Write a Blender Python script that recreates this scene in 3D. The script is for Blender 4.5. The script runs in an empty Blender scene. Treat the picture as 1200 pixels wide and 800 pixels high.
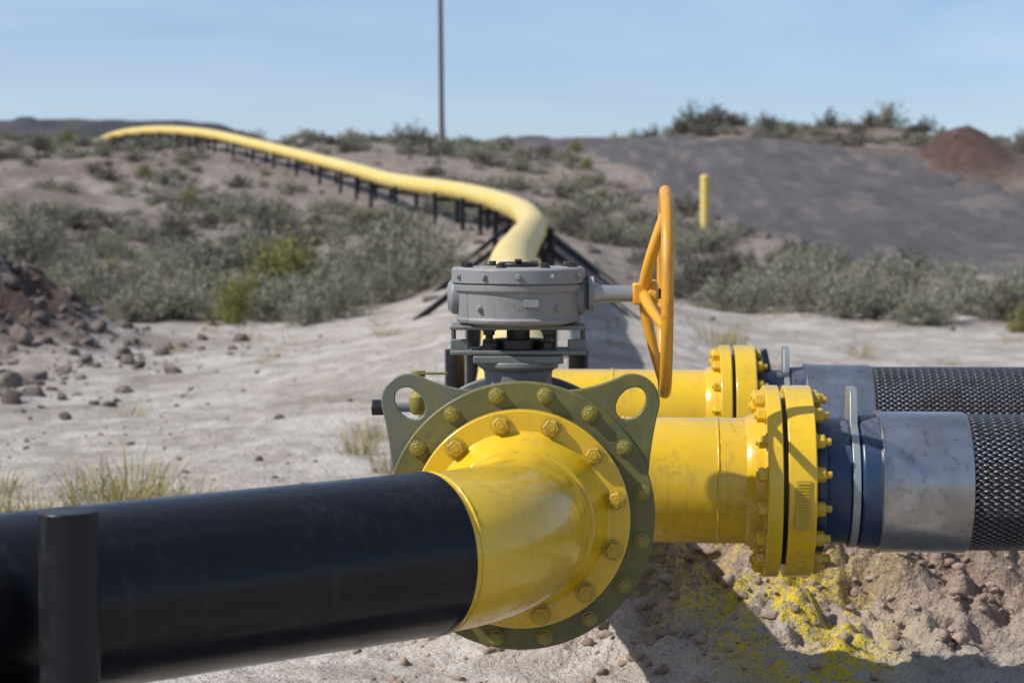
import bpy, bmesh, math, random
import numpy as np
from mathutils import Vector, Matrix
random.seed(7); rng=np.random.default_rng(7)
S=bpy.context.scene
S.view_settings.view_transform='Standard'; S.view_settings.look='None'; S.view_settings.exposure=0
EYE=1.35

# ------------------------------------------------------------------ noise
def _h(ix,iy,s):
    n=(ix.astype(np.int64)*374761393+iy.astype(np.int64)*668265263+s*1442695041)&0xffffffff
    n=((n^(n>>13))*1274126177)&0xffffffff
    return ((n^(n>>16))&0xffff)/65535.0
def vn(x,y,s=0):
    x=np.asarray(x,float);y=np.asarray(y,float)
    xi=np.floor(x);yi=np.floor(y);fx=x-xi;fy=y-yi
    fx=fx*fx*fx*(fx*(fx*6-15)+10);fy=fy*fy*fy*(fy*(fy*6-15)+10)
    a=_h(xi,yi,s);b=_h(xi+1,yi,s);c=_h(xi,yi+1,s);d=_h(xi+1,yi+1,s)
    return (a+(b-a)*fx)*(1-fy)+(c+(d-c)*fx)*fy
def fbm(x,y,s=0,o=4):
    r=0;a=.5;t=0
    for i in range(o):
        c,sn=math.cos(.6*i),math.sin(.6*i)
        r=r+a*(vn((x*c-y*sn)*2**i,(x*sn+y*c)*2**i,s+i*17)-.5);t+=a;a*=.5
    return r/t*2
def ss(x,a,b):
    t=np.clip((np.asarray(x,float)-a)/(b-a),0,1);return t*t*(3-2*t)

# ------------------------------------------------------------------ pipeline path
PIPE=np.array([(0.02,5.5,.658),(0.02,6.3,.658),(0.02,7.4,.66),(0.02,9.2,.73),(0.0,11.5,.86),(0.0,15,1.04),(.10,19,1.15),(.24,24,1.33),(.02,30,1.57),(-.9,38,1.92),
 (-2.64,44,2.26),(-4.54,53,2.83),(-8.2,64,3.82),(-11.1,72,4.53),(-14.4,80,5.0),(-17.6,88,5.1),(-21,96,4.6),(-25,106,3.9)])
def catmull(P,n=10):
    P=np.array(P,float);Q=np.vstack([2*P[0]-P[1],P,2*P[-1]-P[-2]]);out=[]
    for i in range(1,len(Q)-2):
        for k in range(n):
            t=k/n;a,b,c,d=Q[i-1],Q[i],Q[i+1],Q[i+2]
            out.append(.5*((2*b)+(-a+c)*t+(2*a-5*b+4*c-d)*t*t+(-a+3*b-3*c+d)*t**3))
    out.append(Q[-2]);return np.array(out)
PP=catmull(PIPE,10)
def xp(y): return np.interp(y,PP[:,1],PP[:,0])

# ------------------------------------------------------------------ terrain
_py=np.arange(-100,600,.5)
_pz=np.interp(_py,[-100,12,18,22,30,38,44,53,65,78,86,100,130,200,400],[0,0,.03,.12,.5,1.05,1.5,2.2,3.3,4.3,4.55,4.3,3.5,1,-1])
_k=np.exp(-(np.arange(-10,11)/4.)**2);_k/=_k.sum();_pz=np.convolve(np.pad(_pz,10,'edge'),_k,'valid')
RC=catmull([(34,-30,0),(26,0,0),(17,22,0),(12.6,30,0),(9.4,38,0),(8.6,50,0),(7.4,65,0),(4.6,80,0),(1.5,100,0),(-6,140,0)],12)
def road_d(x,y):
    cx=np.interp(y,RC[:,1],RC[:,0]);return np.abs(x-cx)
def mound(x,y):
    sg=np.where(y<6.6,.66,1.0)
    return ss(x,-.6,.9)*(1-ss(x,4.5,7))*np.exp(-((y-6.6)/sg)**2)
def Z(x,y):
    x=np.asarray(x,float);y=np.asarray(y,float)
    z=np.interp(y,_py,_pz)
    z=z+np.interp(y,[9.5,12,15,19,24,30,38,46],[0,.12,.33,.42,.5,.42,.2,0])*np.exp(-((x-xp(y))/1.7)**2)
    z=z+1.3*np.exp(-((x-10)/4.5)**2-((y-95)/7.)**2)+.8*np.exp(-((x-16)/3.)**2-((y-88)/6.)**2)
    z=z+1.2*np.exp(-((x-13.9)/1.25)**2-((y-61)/2.5)**2)*(1+.3*fbm(x,y,5))
    lm=np.exp(-((x+5.75)/1.5)**2-((y-19.6)/1.7)**2)
    z=z+.92*lm*(1+.5*fbm(x*1.5,y*1.5,9))+ss(lm,.05,.5)*np.abs(fbm(x*4,y*4,8,4))*.22
    far=ss(y,20,34)*(1-ss(y,200,400)*.5)
    z=z+far*(fbm(x/9,y/9,1)*.45+fbm(x/2.2,y/2.2,2)*.26)*(1-.8*np.exp(-((x-xp(y))/1.5)**2))
    z=z+ss(np.abs(x),20,60)*ss(y,10,60)*fbm(x/25,y/25,31)*1.5
    m=mound(x,y)
    z=z+m*(.33+.16*fbm(x*1.3,y*1.3,3)+.28*np.abs(fbm(x*3.5,y*3.5,4,5))+.14*fbm(x*9,y*9,6,4))
    z=z+ss(m,.02,.3)*(.065*np.abs(fbm(x*8,y*8,61,4))+.028*fbm(x*22,y*22,62,2))
    near=1-ss(y,30,60)
    z=z+near*(fbm(x*.5,y*.5,11)*.06+fbm(x*3,y*3,12,4)*.028)
    z=z+(1-ss(y,18,24))*np.abs(fbm(x*7,y*7,13,3))*.02
    return z
def Zs(x,y): return float(Z(np.array([x]),np.array([y]))[0])

# ------------------------------------------------------------------ materials
def newmat(name):
    m=bpy.data.materials.new(name);m.use_nodes=True;nt=m.node_tree
    return m,nt,nt.nodes['Principled BSDF']
class N:
    def __init__(s,nt): s.nt=nt
    def n(s,t,**k):
        x=s.nt.nodes.new(t)
        for a,b in k.items(): setattr(x,a,b)
        return x
    def l(s,a,b): s.nt.links.new(a,b)
    def set(s,i,v):
        if isinstance(v,bpy.types.NodeSocket): s.l(v,i)
        else: i.default_value=v
    def math(s,op,a,b=0.,c=None):
        x=s.n('ShaderNodeMath',operation=op);s.set(x.inputs[0],a);s.set(x.inputs[1],b)
        if c is not None:s.set(x.inputs[2],c)
        return x.outputs[0]
    def noise(s,vec,scale,detail=4,rough=.55,dist=0):
        x=s.n('ShaderNodeTexNoise');x.inputs['Scale'].default_value=scale;x.inputs['Detail'].default_value=detail
        x.inputs['Roughness'].default_value=rough;x.inputs['Distortion'].default_value=dist
        if vec is not None:s.l(vec,x.inputs['Vector'])
        return x.outputs['Fac']
    def ramp(s,f,a,b,lo=0.,hi=1.):
        x=s.n('ShaderNodeMapRange',interpolation_type='SMOOTHSTEP');s.set(x.inputs[0],f)
        x.inputs[1].default_value=a;x.inputs[2].default_value=b;x.inputs[3].default_value=lo;x.inputs[4].default_value=hi
        return x.outputs[0]
    def mix(s,f,a,b,mode='MIX'):
        x=s.n('ShaderNodeMix',data_type='RGBA',blend_type=mode);s.set(x.inputs[0],f)
        for i,v in ((6,a),(7,b)):
            if isinstance(v,(tuple,list)): x.inputs[i].default_value=(*v[:3],1)
            else: s.l(v,x.inputs[i])
        return x.outputs[2]
    def bump(s,h,st,dist,nrm=None):
        x=s.n('ShaderNodeBump');x.inputs['Strength'].default_value=st;x.inputs['Distance'].default_value=dist
        s.l(h,x.inputs['Height'])
        if nrm is not None:s.l(nrm,x.inputs['Normal'])
        return x.outputs[0]
    def geo(s): return s.n('ShaderNodeNewGeometry')
def paint(name,col,rough=.35,dirt=(.25,.2,.14),damt=.35,metal=0.,second=None,secr=(.45,.6),bumpst=.08,dust=.3,coat=0.,spec=.5):
    m,nt,b=newmat(name);k=N(nt);g=k.geo();P=g.outputs['Position']
    n1=k.noise(P,9,4,.6);n2=k.noise(P,60,3,.6);n3=k.noise(P,3,2)
    mp=k.n('ShaderNodeMapping');mp.inputs['Scale'].default_value=(40,40,3);k.l(P,mp.inputs[0])
    n4=k.noise(mp.outputs[0],1,3,.6)
    c=k.mix(k.ramp(n3,.3,.7),col,tuple(x*.84 for x in col))
    if second: c=k.mix(k.ramp(n1,*secr),c,second)
    spots=k.math('MULTIPLY',k.ramp(n1,.52,.72),k.ramp(n2,.42,.62))
    c=k.mix(k.math('MULTIPLY',spots,damt),c,dirt)
    c=k.mix(k.math('MULTIPLY',k.math('MULTIPLY',k.ramp(n4,.52,.72),k.ramp(n3,.4,.6)),damt*.8),c,dirt)
    sep=k.n('ShaderNodeSeparateXYZ');k.l(g.outputs['Normal'],sep.inputs[0])
    up=k.math('MULTIPLY',k.ramp(sep.outputs[2],.45,1.),k.ramp(n2,.3,.65,dust*.3,dust))
    c=k.mix(up,c,(.48,.42,.35))
    k.l(c,b.inputs['Base Color']);b.inputs['Metallic'].default_value=metal
    k.l(k.ramp(k.math('ADD',n1,k.math('MULTIPLY',up,.6)),.3,1.,rough*.8,min(1,rough*1.8)),b.inputs['Roughness'])
    k.l(k.bump(n2,bumpst,.003,k.bump(n1,.12,.005)),b.inputs['Normal'])
    b.inputs['Coat Weight'].default_value=coat;b.inputs['Coat Roughness'].default_value=.10
    b.inputs['Specular IOR Level'].default_value=spec
    return m
M={}
M['yellow']=paint('yellow_paint',(.76,.48,.005),.28,dirt=(.30,.20,.05),damt=.45,dust=.09,coat=.55)
M['yellow_far']=paint('yellow_coating_weathered',(.74,.50,.05),.5,second=(.66,.54,.22),secr=(.38,.62),dust=.45)
M['yellowb']=paint('yellow_bolt_paint',(.55,.36,.02),.4,dirt=(.15,.1,.04),damt=.7,dust=.1)
M['olive']=paint('overspray_valve_body',(.115,.115,.04),.5,second=(.16,.145,.03),secr=(.35,.7),dirt=(.07,.075,.06),damt=.7,dust=.12)
M['lugl']=paint('grey_lug_enamel',(.13,.14,.11),.5,second=(.15,.15,.06),secr=(.4,.7),dirt=(.07,.075,.06),damt=.6,dust=.15)
M['olivey']=paint('overspray_bolt_paint',(.27,.225,.035),.45,dirt=(.1,.09,.04),damt=.7,dust=.12)
M['grey']=paint('grey_green_enamel',(.145,.16,.15),.5,dirt=(.06,.055,.05),damt=.7,dust=.25)
M['lgrey']=paint('grey_gearbox_enamel',(.235,.24,.24),.55,dirt=(.10,.09,.08),damt=.8,dust=.35,bumpst=.25)
M['orange']=paint('orange_handwheel_paint',(.68,.31,.018),.42,dirt=(.2,.09,.03),damt=.6,dust=.1)
M['black']=paint('black_polyethylene_coating',(.004,.004,.006),.25,dirt=(.035,.03,.027),damt=.3,dust=.012,bumpst=.05,spec=.34)
M['blacks']=paint('black_steel_support',(.007,.007,.009),.40,dirt=(.04,.033,.03),damt=.4,dust=.03,spec=.35)
M['darks']=paint('dark_steel',(.05,.045,.04),.4,metal=.7,dust=.1)
M['blue']=paint('dark_blue_enamel',(.016,.04,.09),.35,dirt=(.1,.09,.08),damt=.5,dust=.2)
M['galv']=paint('galvanised_steel',(.36,.39,.38),.45,metal=.6,dust=.2)
M['wood']=paint('timber_block',(.35,.2,.1),.8,dust=.2)
M['pole']=paint('weathered_timber_pole',(.10,.085,.075),.85,dust=.1)
# brushed steel
m,nt,b=newmat('brushed_steel');k=N(nt);tc=k.n('ShaderNodeTexCoord')
mp2=k.n('ShaderNodeMapping');mp2.inputs['Scale'].default_value=(6,150,1);k.l(tc.outputs['UV'],mp2.inputs[0])
g=k.geo();n=k.noise(mp2.outputs[0],1,4);nn=k.noise(g.outputs['Position'],6,4);n9=k.noise(g.outputs['Position'],45,4)
c=k.mix(k.ramp(nn,.35,.7),(.46,.46,.47),(.31,.30,.29))
c=k.mix(k.ramp(n9,.55,.7,0,.5),c,(.2,.18,.15))
k.l(c,b.inputs['Base Color'])
b.inputs['Metallic'].default_value=.95;k.l(k.ramp(nn,.2,.8,.2,.42),b.inputs['Roughness'])
k.l(k.bump(n,.25,.001,k.bump(nn,.15,.01)),b.inputs['Normal']);M['steel']=m
# braid
m,nt,b=newmat('braided_wire_mesh');k=N(nt);tc=k.n('ShaderNodeTexCoord');sp=k.n('ShaderNodeSeparateXYZ');k.l(tc.outputs['UV'],sp.inputs[0])
NB=66
A=k.math('ADD',k.math('MULTIPLY',sp.outputs[0],NB),k.math('MULTIPLY',sp.outputs[1],38))
B=k.math('SUBTRACT',k.math('MULTIPLY',sp.outputs[0],NB),k.math('MULTIPLY',sp.outputs[1],38))
chk=k.math('ABSOLUTE',k.math('MODULO',k.math('ADD',k.math('FLOOR',A),k.math('FLOOR',B)),2.))
sa=k.math('ABSOLUTE',k.math('SINE',k.math('MULTIPLY',A,math.pi)));sb=k.math('ABSOLUTE',k.math('SINE',k.math('MULTIPLY',B,math.pi)))
along=k.math('MULTIPLY',sa,k.math('ADD',k.math('MULTIPLY',sb,.5),.5));along2=k.math('MULTIPLY',sb,k.math('ADD',k.math('MULTIPLY',sa,.5),.5))
hh=k.math('ADD',k.math('MULTIPLY',along,chk),k.math('MULTIPLY',along2,k.math('SUBTRACT',1.,chk)))
nz=k.noise(k.geo().outputs['Position'],12,4)
c=k.mix(k.ramp(hh,.35,.85),(.006,.006,.008),(.20,.20,.22))
c=k.mix(k.ramp(nz,.4,.7,0,.75),c,(.05,.045,.045))
k.l(c,b.inputs['Base Color']);b.inputs['Metallic'].default_value=.75;b.inputs['Roughness'].default_value=.36
k.l(k.bump(hh,1.,.006),b.inputs['Normal']);M['braid']=m

def ground_mat(name,road=False):
    m,nt,b=newmat(name);k=N(nt);P=k.geo().outputs['Position']
    at=k.n('ShaderNodeAttribute',attribute_name='zone');sp=k.n('ShaderNodeSeparateColor');k.l(at.outputs['Color'],sp.inputs[0])
    n1=k.noise(P,.5,4,.6);n2=k.noise(P,5,5,.65);n3=k.noise(P,38,4,.65);n4=k.noise(P,2,4,.6,.6);n5=k.noise(P,170,2)
    sand=k.mix(k.ramp(n2,.3,.7),(.46,.41,.36),(.36,.315,.275))
    sand=k.mix(k.ramp(n4,.42,.62),sand,(.56,.51,.46))
    sand=k.mix(k.ramp(n1,.54,.68),sand,(.31,.265,.225))
    sand=k.mix(k.ramp(n3,.52,.68,0,.6),sand,(.27,.23,.20))
    red=k.mix(k.ramp(n4,.35,.65),(.20,.15,.125),(.27,.215,.185))
    red=k.mix(k.ramp(n2,.42,.66),red,(.13,.11,.09))
    c=k.mix(sp.outputs[0],sand,red)
    clay=k.mix(k.ramp(n2,.3,.65),(.36,.27,.21),(.24,.17,.125))
    clay=k.mix(k.ramp(n3,.5,.7),clay,(.43,.35,.29))
    c=k.mix(sp.outputs[1],c,clay)
    rb=k.mix(k.ramp(n2,.35,.65),(.11,.06,.048),(.055,.038,.034))
    c=k.mix(k.math('MULTIPLY',at.outputs['Alpha'],k.ramp(n3,.25,.5,.7,1.)),c,rb)
    ov=k.math('MULTIPLY',sp.outputs[2],k.math('MULTIPLY',k.ramp(n3,.38,.54),k.ramp(n2,.38,.50)))
    c=k.mix(ov,c,(.60,.45,.04))
    if road:
        c=k.mix(k.ramp(n2,.3,.7),(.092,.085,.086),(.13,.12,.12))
        mp=k.n('ShaderNodeMapping');mp.inputs['Scale'].default_value=(1.2,.10,1);mp.inputs['Rotation'].default_value=(0,0,.2);k.l(P,mp.inputs[0])
        c=k.mix(k.ramp(k.noise(mp.outputs[0],1.5,5),.5,.64,0,.6),c,(.20,.175,.165))
        c=k.mix(k.ramp(n3,.5,.7,0,.6),c,(.05,.046,.046))
    sp1=k.ramp(n5,.54,.68,0,.7)
    c=k.mix(sp1,c,(.12,.10,.088),'MIX')
    k.l(c,b.inputs['Base Color']);b.inputs['Roughness'].default_value=.95;b.inputs['Specular IOR Level'].default_value=.15
    nr=k.bump(n2,.8,.06);nr=k.bump(n3,1.,.022,nr);nr=k.bump(n5,.7,.005,nr)
    k.l(nr,b.inputs['Normal']);return m
M['ground']=ground_mat('dry_sandy_ground');M['road']=ground_mat('grey_gravel',True)
def simple(name,c1,c2,scale,rough=.9,bs=.5,bd=.02):
    m,nt,b=newmat(name);k=N(nt);P=k.geo().outputs['Position'];n=k.noise(P,scale,5,.6)
    k.l(k.mix(k.ramp(n,.35,.65),c1,c2),b.inputs['Base Color']);b.inputs['Roughness'].default_value=rough
    b.inputs['Specular IOR Level'].default_value=.2
    k.l(k.bump(k.noise(P,scale*6,4),bs,bd),b.inputs['Normal']);return m
M['rock']=simple('stone',(.085,.065,.06),(.19,.155,.135),6)
M['clod']=simple('clay_clod',(.37,.28,.22),(.22,.155,.12),10)
M['ridge']=simple('distant_scrub_ridge',(.045,.05,.055),(.085,.08,.08),.15,bd=.5)
def leafmat(name,c1,c2,c3):
    m,nt,b=newmat(name);k=N(nt)
    at=k.n('ShaderNodeAttribute',attribute_name='tint');oi=k.n('ShaderNodeObjectInfo')
    c=k.mix(at.outputs['Fac'],c1,c2);c=k.mix(k.math('MULTIPLY',oi.outputs['Random'],.7),c,c3)
    k.l(c,b.inputs['Base Color']);b.inputs['Roughness'].default_value=.75;b.inputs['Specular IOR Level'].default_value=.2
    return m
M['sage']=leafmat('sage_foliage',(.12,.12,.085),(.38,.37,.27),(.24,.225,.175))
M['green']=leafmat('green_foliage',(.09,.10,.03),(.30,.29,.08),(.24,.22,.09))
M['dark']=leafmat('dark_scrub_foliage',(.055,.052,.04),(.17,.16,.12),(.12,.105,.09))
M['dry']=leafmat('dry_grass',(.20,.16,.05),(.42,.35,.13),(.30,.27,.12))

# ------------------------------------------------------------------ mesh helpers
def empty(name,parent=None):
    o=bpy.data.objects.new(name,None);S.collection.objects.link(o);o.empty_display_size=.1
    if parent:o.parent=parent
    return o
def mkobj(name,v,f,mat,parent=None,smooth=40,bevel=0,uv=None):
    me=bpy.data.meshes.new(name);me.from_pydata([tuple(map(float,p)) for p in v],[],f);me.update()
    if uv is not None:
        l=me.uv_layers.new(name='UVMap');l.data.foreach_set('uv',np.array(uv,float).ravel())
    me.polygons.foreach_set('use_smooth',[True]*len(me.polygons));me.set_sharp_from_angle(angle=math.radians(smooth))
    me.materials.append(M[mat] if isinstance(mat,str) else mat)
    o=bpy.data.objects.new(name,me);S.collection.objects.link(o)
    if parent:o.parent=parent
    if bevel:
        b=o.modifiers.new('bevel','BEVEL');b.width=bevel;b.segments=2;b.limit_method='ANGLE';b.angle_limit=math.radians(40)
    return o
def frame(d):
    d=Vector(d).normalized();up=Vector((0,0,1)) if abs(d.z)<.95 else Vector((0,1,0))
    a=d.cross(up).normalized();b=a.cross(d).normalized();return a,b,d
def lathe(name,prof,o,d,mat,parent,seg=72,bevel=.003,capped=True):
    a,b,d=frame(d);o=Vector(o);v=[];f=[];uv=[]
    for (t,r) in prof:
        for i in range(seg):
            w=2*math.pi*i/seg;v.append(o+d*t+a*(r*math.cos(w))+b*(r*math.sin(w)))
    n=len(prof)
    for j in range(n-1):
        for i in range(seg):
            i2=(i+1)%seg;f.append((j*seg+i,j*seg+i2,(j+1)*seg+i2,(j+1)*seg+i))
            u0,u1=i/seg,(i+1)/seg;uv+=[(u0,prof[j][0]),(u1,prof[j][0]),(u1,prof[j+1][0]),(u0,prof[j+1][0])]
    if capped:
        f.append(tuple(range(seg))[::-1]);uv+=[(0,0)]*seg
        f.append(tuple((n-1)*seg+i for i in range(seg)));uv+=[(0,0)]*seg
    ob=mkobj(name,v,f,mat,parent,40,bevel,uv)
    bm=bmesh.new();bm.from_mesh(ob.data);bmesh.ops.recalc_face_normals(bm,faces=bm.faces);bm.to_mesh(ob.data);bm.free()
    return ob
def cyl(name,p,q,r,mat,parent,seg=32,bevel=.002,r2=None):
    p=Vector(p);q=Vector(q);L=(q-p).length
    return lathe(name,[(0,r),(L,r2 if r2 is not None else r)],p,q-p,mat,parent,seg,bevel)
def tube(name,P,r,mat,parent,seg=48,closed=False,cap=True):
    P=[Vector(p) for p in P];n=len(P);v=[];f=[];uv=[];L=0;Ls=[]
    T=[]
    for i in range(n):
        if closed: t=P[(i+1)%n]-P[i-1]
        else: t=P[min(i+1,n-1)]-P[max(i-1,0)]
        T.append(t.normalized())
    a,b,_=frame(T[0])
    for i in range(n):
        if i: L+=(P[i]-P[i-1]).length
        Ls.append(L)
        a=(a-T[i]*a.dot(T[i])).normalized();b=T[i].cross(a)
        rr=r[i] if hasattr(r,'__len__') else r
        for s in range(seg):
            w=2*math.pi*s/seg;v.append(P[i]+a*(rr*math.cos(w))+b*(rr*math.sin(w)))
    for i in range(n if closed else n-1):
        i2=(i+1)%n
        for s in range(seg):
            s2=(s+1)%seg;f.append((i*seg+s,i*seg+s2,i2*seg+s2,i2*seg+s))
            uv+=[(s/seg,Ls[i]),((s+1)/seg,Ls[i]),((s+1)/seg,Ls[i2]),(s/seg,Ls[i2])]
    if cap and not closed:
        f.append(tuple(range(seg))[::-1]);uv+=[(0,0)]*seg
        f.append(tuple((n-1)*seg+s for s in range(seg)));uv+=[(0,0)]*seg
    return mkobj(name,v,f,mat,parent,45,0,uv)
def box(name,c,s,mat,parent,ax=None,bevel=.003):
    c=Vector(c);X,Y,Zv=ax or (Vector((1,0,0)),Vector((0,1,0)),Vector((0,0,1)))
    v=[];
    for sx in(-.5,.5):
        for sy in(-.5,.5):
            for sz in(-.5,.5): v.append(c+X*(sx*s[0])+Y*(sy*s[1])+Zv*(sz*s[2]))
    f=[(0,1,3,2),(4,6,7,5),(0,4,5,1),(2,3,7,6),(0,2,6,4),(1,5,7,3)]
    return mkobj(name,v,f,mat,parent,40,bevel)
def bolts(name,c,d,R,n,off,r,h,mat,parent,both=None,stud=.5,sk=.0):
    a,b,d=frame(d);c=Vector(c);v=[];f=[]
    def prism(o,r,h,k,rot,cr=1.0):
        s=len(v)
        for t,q in ((0,1),(h*.82,1),(h,.86)):
            for i in range(k):
                w=2*math.pi*i/k+rot;v.append(o+d*t+(a*math.cos(w)+b*math.sin(w))*r*q)
        for j in range(2):
            for i in range(k):
                f.append((s+j*k+i,s+j*k+(i+1)%k,s+(j+1)*k+(i+1)%k,s+(j+1)*k+i))
        f.append(tuple(s+2*k+i for i in range(k)));f.append(tuple(s+i for i in range(k))[::-1])
    for i in range(n):
        w=2*math.pi*i/n+off;o=c+(a*math.cos(w)+b*math.sin(w))*R
        prism(o,r*1.25,.004,20,0);prism(o+d*.004,r,h,6,random.random()*2)
        if stud: prism(o+d*(h+.002),r*.5,h*stud,12,0)
    return mkobj(name,v,f,mat,parent,25,0)
def plate(name,outer,holes,o,ax,th,mat,parent,bevel=.003):
    bm=bmesh.new();X,Y,D=[Vector(q) for q in ax];o=Vector(o);es=[]
    for loop in [outer]+holes:
        vs=[bm.verts.new(o+X*p[0]+Y*p[1]) for p in loop]
        for i in range(len(vs)): es.append(bm.edges.new((vs[i],vs[(i+1)%len(vs)])))
    r=bmesh.ops.triangle_fill(bm,edges=es,use_beauty=True)
    fs=[g for g in r['geom'] if isinstance(g,bmesh.types.BMFace)]
    e=bmesh.ops.extrude_face_region(bm,geom=fs)
    bmesh.ops.translate(bm,vec=D*th,verts=[g for g in e['geom'] if isinstance(g,bmesh.types.BMVert)])
    bmesh.ops.recalc_face_normals(bm,faces=bm.faces)
    me=bpy.data.meshes.new(name);bm.to_mesh(me);bm.free()
    me.polygons.foreach_set('use_smooth',[True]*len(me.polygons));me.set_sharp_from_angle(angle=math.radians(40))
    me.materials.append(M[mat]);ob=bpy.data.objects.new(name,me);S.collection.objects.link(ob);ob.parent=parent
    if bevel:
        b=ob.modifiers.new('bevel','BEVEL');b.width=bevel;b.segments=2;b.limit_method='ANGLE';b.angle_limit=math.radians(50)
    return ob

# ------------------------------------------------------------------ ground sheet
def geo(a,b,n): return np.geomspace(a,b,n)
ys=np.concatenate([-geo(2500,4,40),np.arange(-3,4.8,.3),np.arange(4.8,7.6,.013),np.arange(7.6,16,.04),np.arange(16,32,.09),np.arange(32,100,.3),geo(100,4000,60)])
xs=np.concatenate([-geo(3000,45,45),np.arange(-44,-14,.5),np.arange(-14,-7,.1),np.arange(-7,-3.2,.055),np.arange(-3.2,-.6,.03),np.arange(-.6,2.4,.013),np.arange(2.4,6,.05),np.arange(6,14,.1),np.arange(14,44,.5),geo(45,3000,45)])
def grid(name,XX,YY,ZZ,mat,zone=None):
    ny,nx=XX.shape;me=bpy.data.meshes.new(name);nv=nx*ny
    me.vertices.add(nv);me.vertices.foreach_set('co',np.stack([XX,YY,ZZ],-1).astype(np.float32).ravel())
    i=np.arange(nv).reshape(ny,nx);q=np.stack([i[:-1,:-1],i[:-1,1:],i[1:,1:],i[1:,:-1]],-1).reshape(-1,4)
    nf=len(q);me.loops.add(nf*4);me.loops.foreach_set('vertex_index',q.ravel().astype(np.int32))
    me.polygons.add(nf);me.polygons.foreach_set('loop_start',np.arange(0,nf*4,4,dtype=np.int32))
    me.update(calc_edges=True);me.polygons.foreach_set('use_smooth',np.ones(nf,bool))
    if zone is not None:
        at=me.color_attributes.new('zone','FLOAT_COLOR','POINT');at.data.foreach_set('color',zone.astype(np.float32).ravel())
    me.materials.append(M[mat]);o=bpy.data.objects.new(name,me);S.collection.objects.link(o);return o
XX,YY=np.meshgrid(xs,ys);ZZ=Z(XX,YY)
red=ss(YY+fbm(XX/3,YY/3,21)*6,19,31)*(.8+.2*fbm(XX/6,YY/6,22))
red=np.clip(red-.7*ss(fbm(XX/2.5,YY/4,23),.15,.4)*(1-ss(YY,36,50)),0,1)
clay=np.clip(mound(XX,YY)*1.6,0,1)
ov=np.exp(-((XX-.80)/.26)**2-((YY-6.0)/.40)**2)*1.8+.5*np.exp(-((XX-.45)/.2)**2-((YY-6.6)/.3)**2)+.9*np.exp(-((XX-.92)/.14)**2-((YY-5.7)/.18)**2)
n7=fbm(XX*1.2,YY*1.2,71)
rb=np.exp(-((XX+6.0)/1.8)**4-((YY-19.7)/2.1)**4)*ss(n7,-.9,-.2)*1.2+.9*np.exp(-((XX-13.9)/1.7)**4-((YY-60.6)/3.2)**4)
rb=rb+.65*ss(-XX+fbm(XX,YY,75)*1.2,3.0,4.6)*ss(YY,11.5,14)*(1-ss(YY,18,21))*ss(fbm(XX*2,YY*2,76),-.3,.2)
rb=rb+.55*ss(fbm(XX/3.,YY/5,72),-.1,.3)*ss(YY,60,74)*ss(XX,5,9)*(1-ss(YY,110,140))+.4*ss(fbm(XX/4.,YY/6,73),.0,.4)*ss(YY,30,45)*(1-ss(YY,110,140))
grid('ground',XX,YY,ZZ,'ground',np.stack([red,clay,np.clip(ov,0,1),np.clip(rb,0,1)],-1))
# gravel road
yr=np.concatenate([np.arange(-30,20,1.),np.arange(20,100,.25),np.arange(100,140,1.)]);sr=np.linspace(-1,1,90)
SS,YR=np.meshgrid(sr,yr);cx=np.interp(YR,RC[:,1],RC[:,0]);XR=cx+SS*(5.1+.8*fbm(YR/3,SS*0+np.sign(SS)*3,41)+.5*fbm(YR*1.5,np.sign(SS)*3+0*SS,42))
ZR=Z(XR,YR)+.10-.35*ss(np.abs(SS),.8,1.)+ .05*fbm(XR*1.5,YR/3,43)+.03*fbm(XR*3,YR*2,44)
grid('gravel_road',XR,YR,ZR,'road',np.zeros(XR.shape+(4,)))
# far ridge
xr=np.linspace(-420,-8,260);yr2=np.linspace(250,420,60);XR,YR=np.meshgrid(xr,yr2)
H=17.0*(1-ss(XR,-44,-14))+1.2*fbm(XR/14,YR/14,51)+.8*fbm(XR/3,YR/3,52)
H=H*np.clip(ss(YR,250,285)*(1-ss(YR,390,420)),0,1)-1.5
grid('ridge',XR,YR,H,'ridge')

# ------------------------------------------------------------------ foreground black pipe + elbow
AZ=EYE-.692; D0=Vector((-.78,-.626,0)).normalized();PR=.168
E1=Vector((-.177,4.13,AZ))
bp=empty('black_pipe')
tube('pipe_body',[E1+D0*t for t in (0.001,.5,1,2,4,9,16)],PR+.003,'black',bp,96)
lathe('coating_edge',[(-.004,PR),(0,PR+.0045),(.012,PR+.0045),(.016,PR+.003)],E1,D0,'black',bp,96,0,capped=False)
el=empty('yellow_pipe_elbow')
pts=[];R=.5;th=math.atan2(.78,.626)
A0=Vector((.01,4.52,AZ))
for i in range(25):
    a=th*i/24;pts.append(A0+Vector((-R*(1-math.cos(a)),-R*math.sin(a),0)))
sh=E1-pts[-1]
pts=[p+sh*(i/24) for i,p in enumerate(pts)]
tube('elbow_bend',pts+[E1+D0*.02],PR,'yellow',el,96)
def ring(name,c,d,R,r,mat,par):
    a,b,_=frame(d);c=Vector(c)
    return tube(name,[c+a*R*math.cos(2*math.pi*i/80)+b*R*math.sin(2*math.pi*i/80) for i in range(80)],[r*(1+.2*math.sin(i*1.7)+.15*math.sin(i*3.1)) for i in range(80)],mat,par,10,closed=True)
ring('weld_bead',A0,(0,-1,0),PR,.0045,'yellow',el)
ring('weld_bead_end',pts[-2],D0,PR,.003,'yellow',el)
FC=(.02,4.65,AZ)
lathe('weld_neck_flange',[(0,.256),(.046,.256),(.0465,.206),(.06,.199),(.085,.186),(.115,.174),(.135,PR+.001)],FC,(0,-1,0),'yellow',el,120,.003)
bolts('flange_bolts',(.02,4.602,AZ),(0,-1,0),.227,12,math.radians(18),.0195,.016,'yellowb',el,stud=.25)

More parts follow.
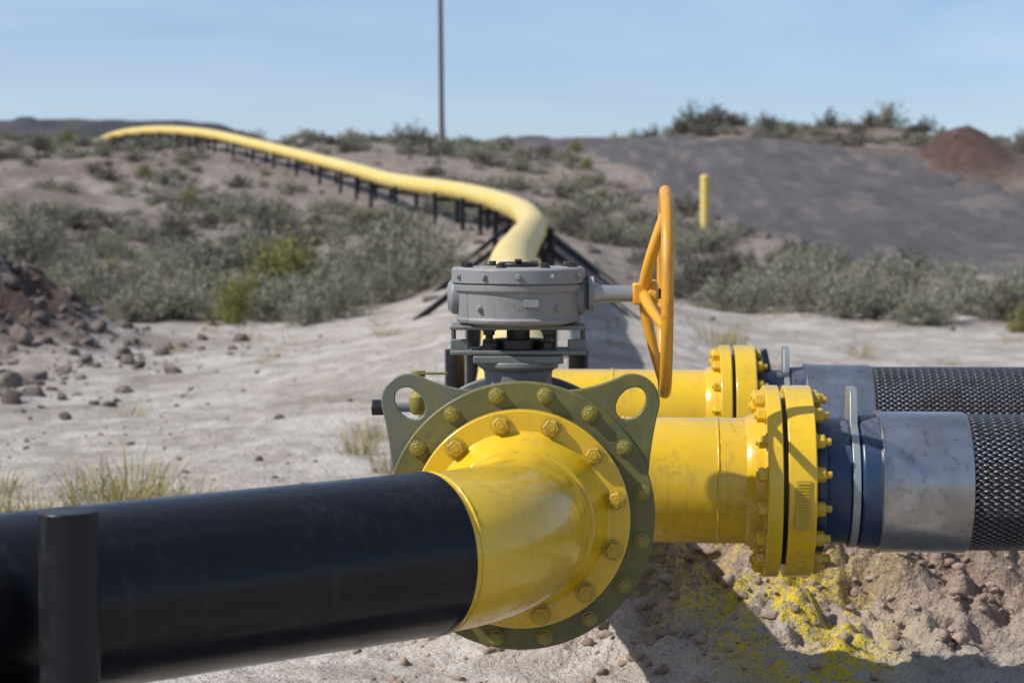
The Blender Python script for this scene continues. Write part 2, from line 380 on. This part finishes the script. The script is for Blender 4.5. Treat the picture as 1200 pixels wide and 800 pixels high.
# ------------------------------------------------------------------ butterfly valve
va=empty('butterfly_valve');VX=.02
lathe('body_front_ring',[(0,.318),(.034,.318)],(VX,4.69,AZ),(0,-1,0),'olive',va,120,.004)
lathe('body_barrel',[(0,.25),(.02,.235),(.2,.235),(.22,.25)],(VX,4.69,AZ),(0,1,0),'grey',va,96)
lathe('body_rear_ring',[(0,.318),(.034,.318)],(VX,4.91,AZ),(0,1,0),'grey',va,120,.004)
bolts('body_bolts',(VX,4.655,AZ),(0,-1,0),.292,16,math.radians(11.25),.0155,.014,'olivey',va,stud=.35)
bolts('rear_bolts',(VX,4.91,AZ),(0,-1,0),.292,16,math.radians(11.25),.0155,.014,'darks',va,stud=.35)
def ear(sign):
    c=Vector((.262,.270));rr=.066;out=[]
    aa=[math.radians(a) for a in range(-8,112,8)]
    arc=[(c.x+rr*math.cos(a),c.y+rr*math.sin(a)) for a in aa]
    def bez(p,q,r,n=8):
        return [((1-t)**2*p[0]+2*t*(1-t)*q[0]+t*t*r[0],(1-t)**2*p[1]+2*t*(1-t)*q[1]+t*t*r[1]) for t in [i/n for i in range(1,n+1)]]
    p1=(.312*math.cos(math.radians(15)),.312*math.sin(math.radians(15)));p2=(.312*math.cos(math.radians(72)),.312*math.sin(math.radians(72)))
    end=arc[-1];st=arc[0]
    o=arc+bez(end,(.165,.295),p2)+[(.12,.12)]+[p1]+bez(p1,(.305,.17),st)[:-1]
    hole=[]
    for i in range(32):
        a=2*math.pi*i/32;u=.042*math.cos(a);w=.031*math.sin(a);ca,sa_=math.cos(.9),math.sin(.9)
        hole.append((c.x-.002+u*ca-w*sa_,c.y-.004+u*sa_+w*ca))
    if sign<0: o=[(-x,y) for x,y in o];hole=[(-x,y) for x,y in hole]
    return o,hole
for sg in(-1,1):
    o,hl=ear(sg);plate('lifting_lug_'+('l' if sg<0 else 'r'),o,[hl],(VX,4.667,AZ),((1,0,0),(0,0,1),(0,1,0)),.02,'lugl' if sg<0 else 'olive',va,.003)
TZ=AZ+.31
VC=Vector((VX-.005,4.80,0))
def vp(x,y,z): return (VC.x+x,VC.y+y,z)
lathe('stem_neck',[(0,.105),(.025,.088),(.05,.080),(.075,.083),(.085,.098),(.098,.098)],vp(0,0,TZ-.05),(0,0,1),'grey',va,64)
z0=TZ+.047
box('neck_top_plate',vp(0,0,z0+.008),(.215,.17,.018),'grey',va)
z1=z0+.018
box('bracket_lower_plate',vp(0,0,z1+.006),(.325,.15,.011),'grey',va)
for sx in(-1,1):
    box('bracket_leg_%d'%(sx+1),vp(sx*.157,.03,z1+.035),(.010,.09,.062),'grey',va)
    box('bracket_gusset_%d'%(sx+1),vp(sx*.140,-.055,z1+.022),(.044,.008,.032),'grey',va)
box('bracket_upper_plate',vp(0,0,z1+.066),(.325,.17,.010),'grey',va)
cyl('stem',vp(0,0,z1),vp(0,0,z1+.07),.028,'darks',va)
cyl('stem_gland',vp(0,0,z1+.012),vp(0,0,z1+.036),.06,'darks',va)
for i,(sx,sy) in enumerate([(-.07,-.05),(.07,-.05),(-.07,.05),(.07,.05)]):
    bolts('bracket_nut_%d'%i,vp(sx,sy,z1+.012),(0,0,1),0,1,0,.018,.016,'darks',va,stud=1.)
    bolts('bracket_nut_up_%d'%i,vp(sx,sy,z1+.061),(0,0,-1),0,1,0,.014,.010,'darks',va,stud=.5)
g0=z1+.0715
gt=EYE-.108
GH=gt-g0
lathe('gearbox_housing',[(0,.130),(.006,.148),(GH*.10,.151),(GH*.13,.146),(GH*.56,.149),(GH*.60,.157),(GH*.70,.158),(GH*.705,.153),(GH*.725,.153),(GH*.73,.161),(GH*.96,.161),(GH,.155)],vp(0,0,g0),(0,0,1),'lgrey',va,96,.002)
bolts('gearbox_cover_bolts',vp(0,0,gt),(0,0,1),.135,8,.3,.010,.008,'darks',va,stud=0)
lathe('indicator_cap',[(0,.05),(.008,.05),(.012,.045)],vp(0,0,gt),(0,0,1),'darks',va,48,.001)
box('indicator_pointer',vp(.0,-.02,gt+.016),(.018,.08,.006),'darks',va)
WZ=gt-.064;WY=-.02
lathe('worm_housing',[(0,.03),(.012,.044),(.05,.046),(.27,.046),(.325,.046),(.34,.03)],vp(-.170,WY+.02,WZ-.006),(1,0,0),'lgrey',va,48,.003)
for i,(a_,zz_) in enumerate([(-128,.3),(-52,.3),(-120,.85),(-60,.85),(-90,.85),(-150,.85),(-30,.85)]):
    an=math.radians(a_);rr_=.149 if zz_<.5 else .1605
    cc=Vector(vp(rr_*math.cos(an),rr_*math.sin(an),g0+GH*zz_))
    bolts('housing_bolt_%d'%i,cc,(math.cos(an),math.sin(an),0),0,1,0,.006,.005,'lgrey',va,stud=0)
box('name_plate',vp(.03,-.148,g0+GH*.40),(.036,.006,.018),'lgrey',va,bevel=.0005)
cyl('shaft_flange',vp(.168,WY,WZ),vp(.182,WY,WZ),.042,'lgrey',va,48)
lathe('shaft_sleeve',[(0,.028),(.02,.021),(.11,.019)],vp(.18,WY,WZ),(1,0,0),'galv',va,40,.001)
hx=.274
box('hub_block',vp(hx+.02,WY,WZ),(.04,.052,.052),'orange',va,bevel=.005)
lathe('wheel_hub',[(0,.026),(.003,.032),(.02,.034),(.026,.022)],vp(hx+.036,WY,WZ),(1,0,0),'orange',va,40,.002)
cyl('wheel_nut',vp(hx+.06,WY,WZ),vp(hx+.074,WY,WZ),.014,'darks',va,6)
WR=.241;rx=hx+.078
rot=Matrix.Rotation(math.radians(-3.0),3,'Z')
tube('wheel_rim',[Vector(vp(rx,WY,WZ+.004))+rot@Vector((0,WR*math.cos(2*math.pi*i/96),WR*math.sin(2*math.pi*i/96))) for i in range(96)],.0145,'orange',va,20,closed=True)
for i in range(5):
    a=2*math.pi*i/5+math.radians(128)
    P=[]
    for t in np.linspace(0,1,10):
        rr=.022+(WR-.03)*t;xx=hx+.03+(.048)*(t**1.3)
        P.append(Vector(vp(xx,WY,WZ+.002))+rot@Vector((0,rr*math.cos(a),rr*math.sin(a))))
    tube('wheel_spoke_%d'%i,P,[.015-.006*t for t in np.linspace(0,1,10)],'orange',va,14)
cyl('bleed_pipe',(VX-.2,4.98,.886),(VX-.345,4.98,.886),.012,'grey',va)
cyl('bleed_cap',(VX-.335,4.98,.886),(VX-.372,4.98,.886),.022,'darks',va,6)
lathe('bleed_valve_body',[(0,.014),(.012,.024),(.045,.024),(.055,.014),(.09,.012),(.095,.018),(.11,.018)],(VX-.255,4.98,.868),(0,0,1),'olivey',va,24,.001)
box('bleed_valve_lever',(VX-.225,4.97,.972),(.09,.016,.006),'olive',va)

# ------------------------------------------------------------------ manifold tee + branch pipes
def flange_pair(par,x,y,zc):
    c=(x,y,zc)
    lathe('flange_a',[(-.05,PR),(-.035,.176),(0,.182),(.0005,.256),(.040,.256)],c,(1,0,0),'yellow',par,96,.003)
    lathe('gasket',[(.040,.222),(.053,.222)],c,(1,0,0),'darks',par,64,0)
    lathe('flange_b',[(.053,.256),(.125,.256),(.1255,.20),(.135,.19)],c,(1,0,0),'yellow',par,96,.003)
    bolts('bolts_a',(x,y,zc),(-1,0,0),.226,16,.2,.0195,.02,'yellow',par,stud=.4)
    bolts('bolts_b',(x+.125,y,zc),(1,0,0),.226,16,.2,.0195,.02,'yellowb',par,stud=.9)
y1,y2=5.35,7.10
def swivel(o,px_,py_,deg):
    o.matrix_basis=Matrix.Translation((px_,py_,0))@Matrix.Rotation(math.radians(deg),4,'Z')@Matrix.Translation((-px_,-py_,0))
YAW=-3.6
tee=empty('yellow_manifold_pipe')
lathe('rear_flange',[(0,.256),(.045,.256),(.0455,.2),(.07,.185),(.10,PR)],(VX,4.95,AZ),(0,1,0),'yellow',tee,96)
tube('header_run',[(VX,y,AZ) for y in (5.0,5.5,6,7,7.3)],PR,'yellow',tee,72)
FX=.672
br=empty('branch',tee)
tube('branch_run',[(VX,y1,AZ),(.3,y1,AZ),(.5,y1,AZ),(FX-.02,y1,AZ)],PR,'yellow',br,96)
ring('branch_weld',(.55,y1,AZ),(1,0,0),PR,.0035,'yellow',br)
ring('tee_weld',(.30,y1,AZ),(1,0,0),PR,.004,'yellow',br)
flange_pair(br,FX,y1,AZ)
box('stencil_plate',(FX+.09,y1-.2575,AZ-.03),(.040,.004,.13),'yellowb',br,bevel=.001)
for i in range(15): box('stencil_line_%d'%i,(FX+.09,y1-.2605,AZ-.086+i*.008),(.028,.003,.0035),'yellowb',br,bevel=0)
swivel(br,VX,y1,YAW)
tee2=empty('yellow_branch_pipe')
tube('branch_run',[(VX,y2,AZ),(.3,y2,AZ),(.5,y2,AZ),(.715,y2,AZ)],PR,'yellow',tee2,72)
flange_pair(tee2,.735,y2,AZ)
ring('tee_weld',(.36,y2,AZ),(1,0,0),PR,.004,'yellow',tee2)
swivel(tee2,VX,y2,YAW)

def hose(x,y,rl):
    h=empty('braided_flexible_hose')
    c=(x,y,AZ)
    lathe('fitting_neck',[(0,.160),(.02,.168),(.085,.168),(.09,.160)],c,(1,0,0),'blue',h,72)
    lathe('stub_ring',[(0,.200),(.022,.200)],(x-.003,y,AZ),(1,0,0),'blue',h,72)
    o=[(.176*math.cos(math.radians(a)),.176*math.sin(math.radians(a))) for a in range(115,426,7)]
    o=o+[(.058,.238),(.045,.252),(-.045,.252),(-.058,.238)]
    plate('locking_plate',o,[],(x+.088,y,AZ),((0,1,0),(0,0,1),(1,0,0)),.02,'galv',h,.003)
    lathe('fitting_collar',[(0,.172),(.005,.178),(.055,.180),(.06,.174)],(x+.112,y,AZ),(1,0,0),'blue',h,72)
    lathe('crimp_sleeve',[(0,.176),(.004,.1875),(.23,.1875),(.238,.184)],(x+.16,y,AZ),(1,0,0),'steel',h,96,.001)
    ring('sleeve_lip',(x+.168,y,AZ),(1,0,0),.187,.004,'steel',h)
    P=catmull([(x+.36,y,AZ),(x+1.2,y+.02,AZ),(x+2.0,y+.05,AZ-.005),(x+2.9,y+.1,AZ-.05),(x+3.7,y+.15,AZ-.22),(x+4.4,y+.2,AZ-.45),(x+5.4,y+.25,AZ-.47),(x+8,y+.4,AZ-.47)],16)
    P=[Vector(p) for p in P]
    tube('braided_sleeve',P,.181,'braid',h,96)
    return h
h1=hose(FX+.137,y1,0);swivel(h1,VX,y1,YAW)
h2=hose(.735+.137,y2,0)
cyl('tie_bar',(.735+.17,y2-.1,AZ+.17),(.735+.15,y2-.12,AZ+.25),.012,'blue',h2);swivel(h2,VX,y2,YAW)

# ------------------------------------------------------------------ supports near
sp=empty('pipe_support_post')
PXv=Vector((-.743,3.31,0));perp=Vector((-.626,.78,0))
cyl('post',(PXv.x,PXv.y,-.1),(PXv.x,PXv.y,.868),.050,'blacks',sp,48,.003)
pb=PXv+perp*.52
cyl('rear_post',(pb.x,pb.y,-.1),(pb.x,pb.y,AZ-.2),.05,'blacks',sp,40,.003)
mid=(PXv+pb)/2
box('cross_beam',(mid.x,mid.y,AZ-PR-.045),(.46,.08,.08),'blacks',sp,ax=(perp,Vector((.78,.626,0)),Vector((0,0,1))))
box('saddle_pad',(mid.x,mid.y,AZ-PR-.004-.003),(.16,.1,.012),'darks',sp,ax=(perp,Vector((.78,.626,0)),Vector((0,0,1))))

# ------------------------------------------------------------------ long pipeline with supports
pl=empty('yellow_pipeline')
Pn=[p for p in catmull(PIPE,14) if p[1]>6.9]
tube('pipe_run',Pn,PR,'yellow_far',pl,40)
L=0;si=0;nextL=1.9
for i in range(1,len(Pn)):
    seg=np.linalg.norm(Pn[i]-Pn[i-1])
    while L+seg>=nextL:
        t=(nextL-L)/seg;p=Pn[i-1]+(Pn[i]-Pn[i-1])*t;d=Vector(Pn[i]-Pn[i-1]);d.z=0;d.normalize();n=Vector((d.y,-d.x,0));si+=1
        c=Vector(p);bz=c.z-PR-.04
        w=.42 if si>1 else .5
        for s_ in(-1,1):
            q=c+n*(s_*w*.55);zg=Zs(q.x,q.y)
            cyl('support_%02d_leg_%d'%(si,s_+1),(q.x,q.y,zg-.2),(q.x,q.y,bz+(.28 if si==1 else .14)),.045,'blacks',pl,16,0)
            if 19<p[1]<29:
                e=c+n*(s_*1.15)-d*.9;ze=Zs(e.x,e.y)
                cyl('support_%02d_strut_%d'%(si,s_+1),(e.x,e.y,ze-.02),(c.x+n.x*s_*.2,c.y+n.y*s_*.2,bz+.05),.035,'blacks',pl,14,0)
        box('support_%02d_beam'%si,(c.x,c.y,bz),(w*1.25,.1,.08),'blacks',pl,ax=(n,d,Vector((0,0,1))),bevel=0)
        nextL+=3.1
    L+=seg
wb=empty('timber_block')
zz=Zs(-.42,12.2);box('block_a',(-.42,12.2,zz+.06),(.30,.2,.12),'wood',wb);box('block_b',(-.40,12.22,zz+.16),(.22,.18,.07),'wood',wb,bevel=.004)

mp_=empty('yellow_marker_post');x,y=3.72,38.5;z=Zs(x,y)
cyl('post',(x,y,z-.2),(x,y,z+1.12),.09,'yellow_far',mp_,32,.01)
lathe('cap',[(0,.095),(.03,.095),(.06,.07),(.075,.01)],(x,y,z+1.1),(0,0,1),'yellow_far',mp_,32,0)
up_=empty('utility_pole');x,y=-2.62,75.;z=Zs(x,y)
cyl('shaft',(x,y,z-.5),(x-.11,y,z+11.5),.10,'pole',up_,20,0,r2=.075)
cyl('shaft_collar',(x-.105,y,z+10.9),(x-.106,y,z+11.0),.10,'darks',up_,20,0)

# ------------------------------------------------------------------ rocks
def ico(sub):
    bm=bmesh.new();bmesh.ops.create_icosphere(bm,subdivisions=sub,radius=1)
    v=np.array([q.co[:] for q in bm.verts]);f=np.array([[a.index for a in q.verts] for q in bm.faces]);bm.free();return v,f
def rocks(name,items,mat,sub=2):
    V,F=ico(sub);vs=[];fs=[];o=0;var=[]
    for k_ in range(8):
        n=1+.35*fbm(V[:,0]*1.4+k_*9,V[:,1]*1.4+V[:,2]*1.7,60+k_,3);vv=V*n[:,None]
        for _ in range(7):
            d=rng.normal(size=3);d/=np.linalg.norm(d);t=vv@d;lim=.4+.3*rng.random();vv=vv-np.outer(np.clip(t-lim,0,None),d)
        var.append(vv)
    for (x,y,z,s) in items:
        vv=var[rng.integers(8)]*np.array([1,.6+.5*rng.random(),.5+.4*rng.random()])*s
        a=rng.random()*6.28;c,sn=math.cos(a),math.sin(a);r=np.stack([vv[:,0]*c-vv[:,1]*sn,vv[:,0]*sn+vv[:,1]*c,vv[:,2]],1)
        vs.append(r+np.array([x,y,z+s*.15]));fs.append(F+o);o+=len(V)
    v=np.vstack(vs);f=np.vstack(fs);me=bpy.data.meshes.new(name);me.vertices.add(len(v));me.vertices.foreach_set('co',v.astype(np.float32).ravel())
    me.loops.add(len(f)*3);me.loops.foreach_set('vertex_index',f.ravel().astype(np.int32));me.polygons.add(len(f));me.polygons.foreach_set('loop_start',np.arange(0,len(f)*3,3,dtype=np.int32))
    me.update(calc_edges=True);me.materials.append(M[mat]);ob=bpy.data.objects.new(name,me);S.collection.objects.link(ob)
xa=rng.uniform(-6,3.5,4200);ya=rng.uniform(5.2,24,4200);kk=fbm(xa/1.5,ya/2,91)+(-xa*.06)+.15>rng.random(4200)*.8;xa=xa[kk];ya=ya[kk]
it=list(zip(xa,ya,Z(xa,ya),.006+.024*rng.random(len(xa))**4))
xb=rng.normal(-4.5,.8,520);yb=rng.uniform(12.8,19.8,520);it+=list(zip(xb,yb,Z(xb,yb),.012+.085*rng.random(520)**3.5))
for p,y_,s_ in [(35,16.5,.14),(15,14.2,.11),(108,14.2,.06),(127,14.2,.07),(70,14.8,.07),(95,17.5,.10),(325,12.6,.045),(75,13.2,.06),(10,16,.12),(60,15.7,.06),(40,14.9,.08),(150,11.6,.03),(20,18.0,.15),(5,19,.2)]:
    x_=(p-600)/2333*y_;it.append((x_,y_,Zs(x_,y_),s_))
xb=rng.normal(-5.6,1.1,800);yb=rng.normal(19.5,1.2,800);it+=list(zip(xb,yb,Z(xb,yb),.02+.10*rng.random(800)**3))
xb=rng.uniform(-16,14,420);yb=rng.uniform(22,70,420);it+=list(zip(xb,yb,Z(xb,yb),.03+.12*rng.random(420)**2))
rocks('scattered_stones',it,'rock')
xc=rng.uniform(-.6,4.5,12000);yc=rng.uniform(5.2,7.2,12000);kk=(mound(xc,yc)+.08>rng.random(12000)*.9);xc=xc[kk];yc=yc[kk]
rocks('soil_clods',list(zip(xc,yc,Z(xc,yc),.004+.034*rng.random(len(xc))**5)),'clod',2)

# ------------------------------------------------------------------ vegetation
def shrub_mesh(name,seed,mat,nst=70,nl=42,leaf=.033,spread=.75,up=.9,wispy=.15):
    r=np.random.default_rng(seed);V=[];F=[];T=[];o=0
    lobes=[(r.uniform(-.4,.4)*spread,r.uniform(-.4,.4)*spread,r.uniform(.75,1.1)) for _ in range(5)]
    for s in range(nst):
        az=r.uniform(0,6.283);el=math.radians(r.uniform(8,88));lb=lobes[r.integers(5)]
        ln=(.5+.5*r.random())*lb[2]
        end=np.array([math.cos(az)*math.cos(el)*spread*ln+lb[0]*.6,math.sin(az)*math.cos(el)*spread*ln+lb[1]*.6,(.12+math.sin(el)*.88)*up*ln])
        base=np.array([r.normal()*.06,r.normal()*.06,0]);mid_=(base+end)/2+r.normal(size=3)*.06+np.array([0,0,-.04])
        tt=np.linspace(0,1,5);cp=[(1-t)**2*base+2*t*(1-t)*mid_+t*t*end for t in tt]
        sd=r.normal(size=3);sd/=np.linalg.norm(sd)
        for i in range(4):
            w0=.008*(1-tt[i])+.002;w1=.008*(1-tt[i+1])+.002
            V+= [cp[i]-sd*w0,cp[i]+sd*w0,cp[i+1]+sd*w1,cp[i+1]-sd*w1];F.append((o,o+1,o+2,o+3));T+=[.1]*4;o+=4
        tb=r.random()*.5
        for l_ in range(nl):
            t=.35+.65*r.random()**.7;c=(1-t)**2*base+2*t*(1-t)*mid_+t*t*end
            c=c+r.normal(size=3)*.055*(1-.4*t)
            if c[2]<.01:c[2]=.02+.05*r.random()
            d=r.normal(size=3)*.8+np.array([0,0,.7])+(end-base)*.6;d/=np.linalg.norm(d);q=np.cross(d,r.normal(size=3));q/=np.linalg.norm(q)+1e-6
            a=leaf*(.6+.9*r.random());b=a*.3
            V+=[c-q*b*.6,c+q*b*.6,c+d*a+q*b*.5,c+d*a-q*b*.5];F.append((o,o+1,o+2,o+3));tv=min(1,max(0,tb+.5*r.random()*1.0+.15*(c[2]-.4)));T+=[tv]*4;o+=4
    me=bpy.data.meshes.new(name);me.from_pydata([tuple(p) for p in V],[],F)
    at=me.attributes.new('tint','FLOAT','POINT');at.data.foreach_set('value',np.array(T,np.float32));me.materials.append(M[mat]);return me
SH={'sage':[shrub_mesh('sage_mesh_%d'%i,100+i,'sage') for i in range(4)],
    'green':[shrub_mesh('green_mesh_%d'%i,200+i,'green',80,40,.036,.65,1.0) for i in range(2)],
    'dark':[shrub_mesh('dark_mesh_%d'%i,300+i,'dark',55,42,.04,.8,.85) for i in range(3)],
    'fsage':[shrub_mesh('far_sage_mesh_%d'%i,400+i,'sage',32,28,.06,.9,.75) for i in range(3)],
    'fdark':[shrub_mesh('far_dark_mesh_%d'%i,500+i,'dark',32,28,.06,.9,.75) for i in range(3)]}
def put(name,kind,x,y,s,parent=None,sz=1.):
    me=random.choice(SH[kind]);o=bpy.data.objects.new(name,me);S.collection.objects.link(o)
    o.location=(x,y,Zs(x,y)-.03);o.rotation_euler=(random.uniform(-.08,.08),random.uniform(-.08,.08),random.uniform(0,6.28));o.scale=(s*random.uniform(.9,1.2),s*random.uniform(.9,1.2),s*sz*random.uniform(.85,1.1))
    if parent:o.parent=parent
    return o
def px(p,y): return (p-600)/2333*y
hero=[('green',345,27,1.15),('green',318,26,.95),('green',275,22.4,.6),('green',300,24,.6),('sage',360,21.8,.62),('sage',395,22.2,.66),('sage',325,23,.6),('sage',225,29,1.0),('sage',175,25,.75),('sage',430,27,1.1),('sage',470,28,1.2),('sage',210,23.5,.65),('sage',250,23.2,.6),
 ('sage',505,30,1.2),('sage',400,25,.9),('sage',240,24.5,.8),('sage',300,24.6,.7),('sage',150,27.5,.8),('sage',495,24.5,.8),('sage',455,24,.75),('sage',520,26.5,.8),('sage',380,29,1.1),('sage',290,30,1.1),
 ('dark',820,26.5,.85),('dark',865,27,.9),('sage',845,25,.75),('sage',900,26,.8),('sage',925,27,.9),('sage',880,24.6,.75),('sage',970,25,.9),('sage',1010,26,.95),('sage',1060,25,.9),('sage',1090,23.6,.75),('sage',990,23.6,.75),('sage',940,24.4,.8),
 ('sage',1130,25,.9),('sage',1170,24,.75),('sage',1075,23,.5),('sage',1030,24,.75),('sage',955,27.5,.8),('sage',1200,25.5,.9),('green',1195,22,.45),('dark',487,76,1.35),('dark',30,30,.9),('sage',10,26,.85),('sage',45,25,.7),('sage',30,38,1.3),('sage',70,28,.8)]
for kd,p,y,s in hero: put('desert_shrub',kd,px(p,y),y,s)
scr=empty('desert_scrub')
cnt=0;tries=0
while cnt<1350 and tries<30000:
    tries+=1
    y=23+75*random.random()**.9;x=random.uniform(-.33,.33)*y+random.uniform(-3,3)
    if abs(x-float(xp(y)))<(.9 if y>34 else 1.6) or float(road_d(x,y))<4.9+random.random()*.6: continue
    dn=float(fbm(np.array([x/5]),np.array([y/7]),77,3)[0])
    if dn<-.12-.35*random.random()+(.15 if y<30 else 0): continue
    if -1.5<x<2.0 and y<34: continue
    if abs(x-13.9)<1.6 and 55<y<63: continue
    kd=random.choices(['sage','dark','green'],[.70,.27,.03] if y<60 else [.5,.49,.01])[0]
    if y>40 and kd!='green': kd='f'+kd
    put('scrub_%03d'%cnt,kd,x,y,random.uniform(.3,.85)*(1.1 if y>60 else 1),scr,.85);cnt+=1
for i in range(80):
    x=random.gauss(10.,3.6);y=random.uniform(88,99);put('crest_scrub_%03d'%i,random.choice(['dark','dark','sage']),x,y,random.uniform(.4,1.0),scr)
for p,y,s in [(815,94,1.9),(830,94,1.7),(800,95,1.3),(845,93,1.3),(1038,88,1.5),(1020,88,1.0),(970,90,1.2),(900,93,1.1),(1080,86,1.0),(1195,80,1.0),(760,95,1.0)]:
    put('desert_shrub','dark' if s!=1.5 else 'sage',px(p,y),y,s)
def grass(name,items):
    r=np.random.default_rng(5);V=[];F=[];T=[];o=0
    for (x,y,s,n) in items:
        z=Zs(x,y)
        for i in range(n):
            a=r.uniform(0,6.283);rad=r.random()**.5*.16*s;b=np.array([x+math.cos(a)*rad,y+math.sin(a)*rad,z-.01])
            h=s*(.07+.27*r.random()**2);ln=np.array([math.cos(a),math.sin(a),0])*h*r.uniform(.1,1.6)+r.normal(size=3)*.035
            c1=b+ln*.35+np.array([0,0,h*.6]);c2=b+ln+np.array([0,0,h*r.uniform(.5,1.05)]);w=np.array([-math.sin(a+r.normal()),math.cos(a+r.normal()),0])*.0018
            V+=[b-w,b+w,c1+w,c1-w,c2];F+=[(o,o+1,o+2,o+3),(o+3,o+2,o+4)];t=r.random();T+=[t*.6,t*.6,t,t,min(1,t+.2)];o+=5
    me=bpy.data.meshes.new(name);me.from_pydata([tuple(p) for p in V],[],F)
    at=me.attributes.new('tint','FLOAT','POINT');at.data.foreach_set('value',np.array(T,np.float32));me.materials.append(M['dry']);ob=bpy.data.objects.new(name,me);S.collection.objects.link(ob)
gi=[(px(p,y),y,s,n) for p,y,s,n in [(125,9.3,1.2,210),(150,9.6,1.0,150),(185,9.4,.8,110),(100,9.8,.8,110),(15,9.0,.9,150),(45,9.1,.7,110),(-20,9.2,1.,150),(0,10,.6,80),(225,9.5,.7,70),(420,11.2,.7,110),(435,11.6,.6,80),(455,10.6,.6,80),(475,10.4,.6,80),(210,8.9,.5,60),
   (150,13.5,.5,60),(840,18,1.2,120),(860,18.5,1.,100),(900,17,.8,80),(1010,19,.9,100),(520,7.2,.35,50),(400,6.6,.3,40),(340,6.2,.25,30),(760,5.9,.25,30)]]
for i in range(60):
    y=random.uniform(16,30);gi.append((random.uniform(-.3,.3)*y,y,random.uniform(.3,.7),40))
grass('dry_grass',gi)

# ------------------------------------------------------------------ light
sd=Vector((-.68,-.25,.69)).normalized()
el_=math.asin(sd.z);rot_=math.atan2(sd.x,sd.y)%(2*math.pi)
w=bpy.data.worlds.new('World');S.world=w;w.use_nodes=True;nt=w.node_tree;k=N(nt);bg=nt.nodes['Background']
sky=k.n('ShaderNodeTexSky',sky_type='NISHITA');sky.sun_disc=False;sky.sun_elevation=el_;sky.sun_rotation=rot_;sky.air_density=1.0;sky.dust_density=.3;sky.ozone_density=4.0;sky.altitude=600
tc=k.n('ShaderNodeTexCoord');mp=k.n('ShaderNodeMapping');mp.inputs['Scale'].default_value=(2.2,2.2,12);mp.inputs['Rotation'].default_value=(.0,.06,0);k.l(tc.outputs['Generated'],mp.inputs[0])
cl=k.ramp(k.noise(mp.outputs[0],1.1,5,.55,.5),.34,.74,0.15,.5)
tinted=k.mix(1.,sky.outputs[0],(1.12,1.17,1.36),'MULTIPLY')
c=k.mix(cl,tinted,(8.2,9.6,11.4))
k.l(c,bg.inputs[0]);bg.inputs[1].default_value=.085
sun=bpy.data.lights.new('sun','SUN');sun.energy=5.0;sun.angle=math.radians(.53);sun.color=(1,.965,.91)
so=bpy.data.objects.new('sun',sun);S.collection.objects.link(so);so.rotation_euler=sd.to_track_quat('Z','Y').to_euler()
# ------------------------------------------------------------------ camera
cam=bpy.data.cameras.new('camera');co=bpy.data.objects.new('camera',cam);S.collection.objects.link(co);S.camera=co
cam.sensor_width=36;cam.lens=70;cam.clip_end=6000;cam.clip_start=.05
co.location=(0,0,EYE);co.rotation_euler=(math.radians(90-3.434),0,0)
cam.dof.use_dof=True;cam.dof.focus_distance=4.75;cam.dof.aperture_fstop=5.0
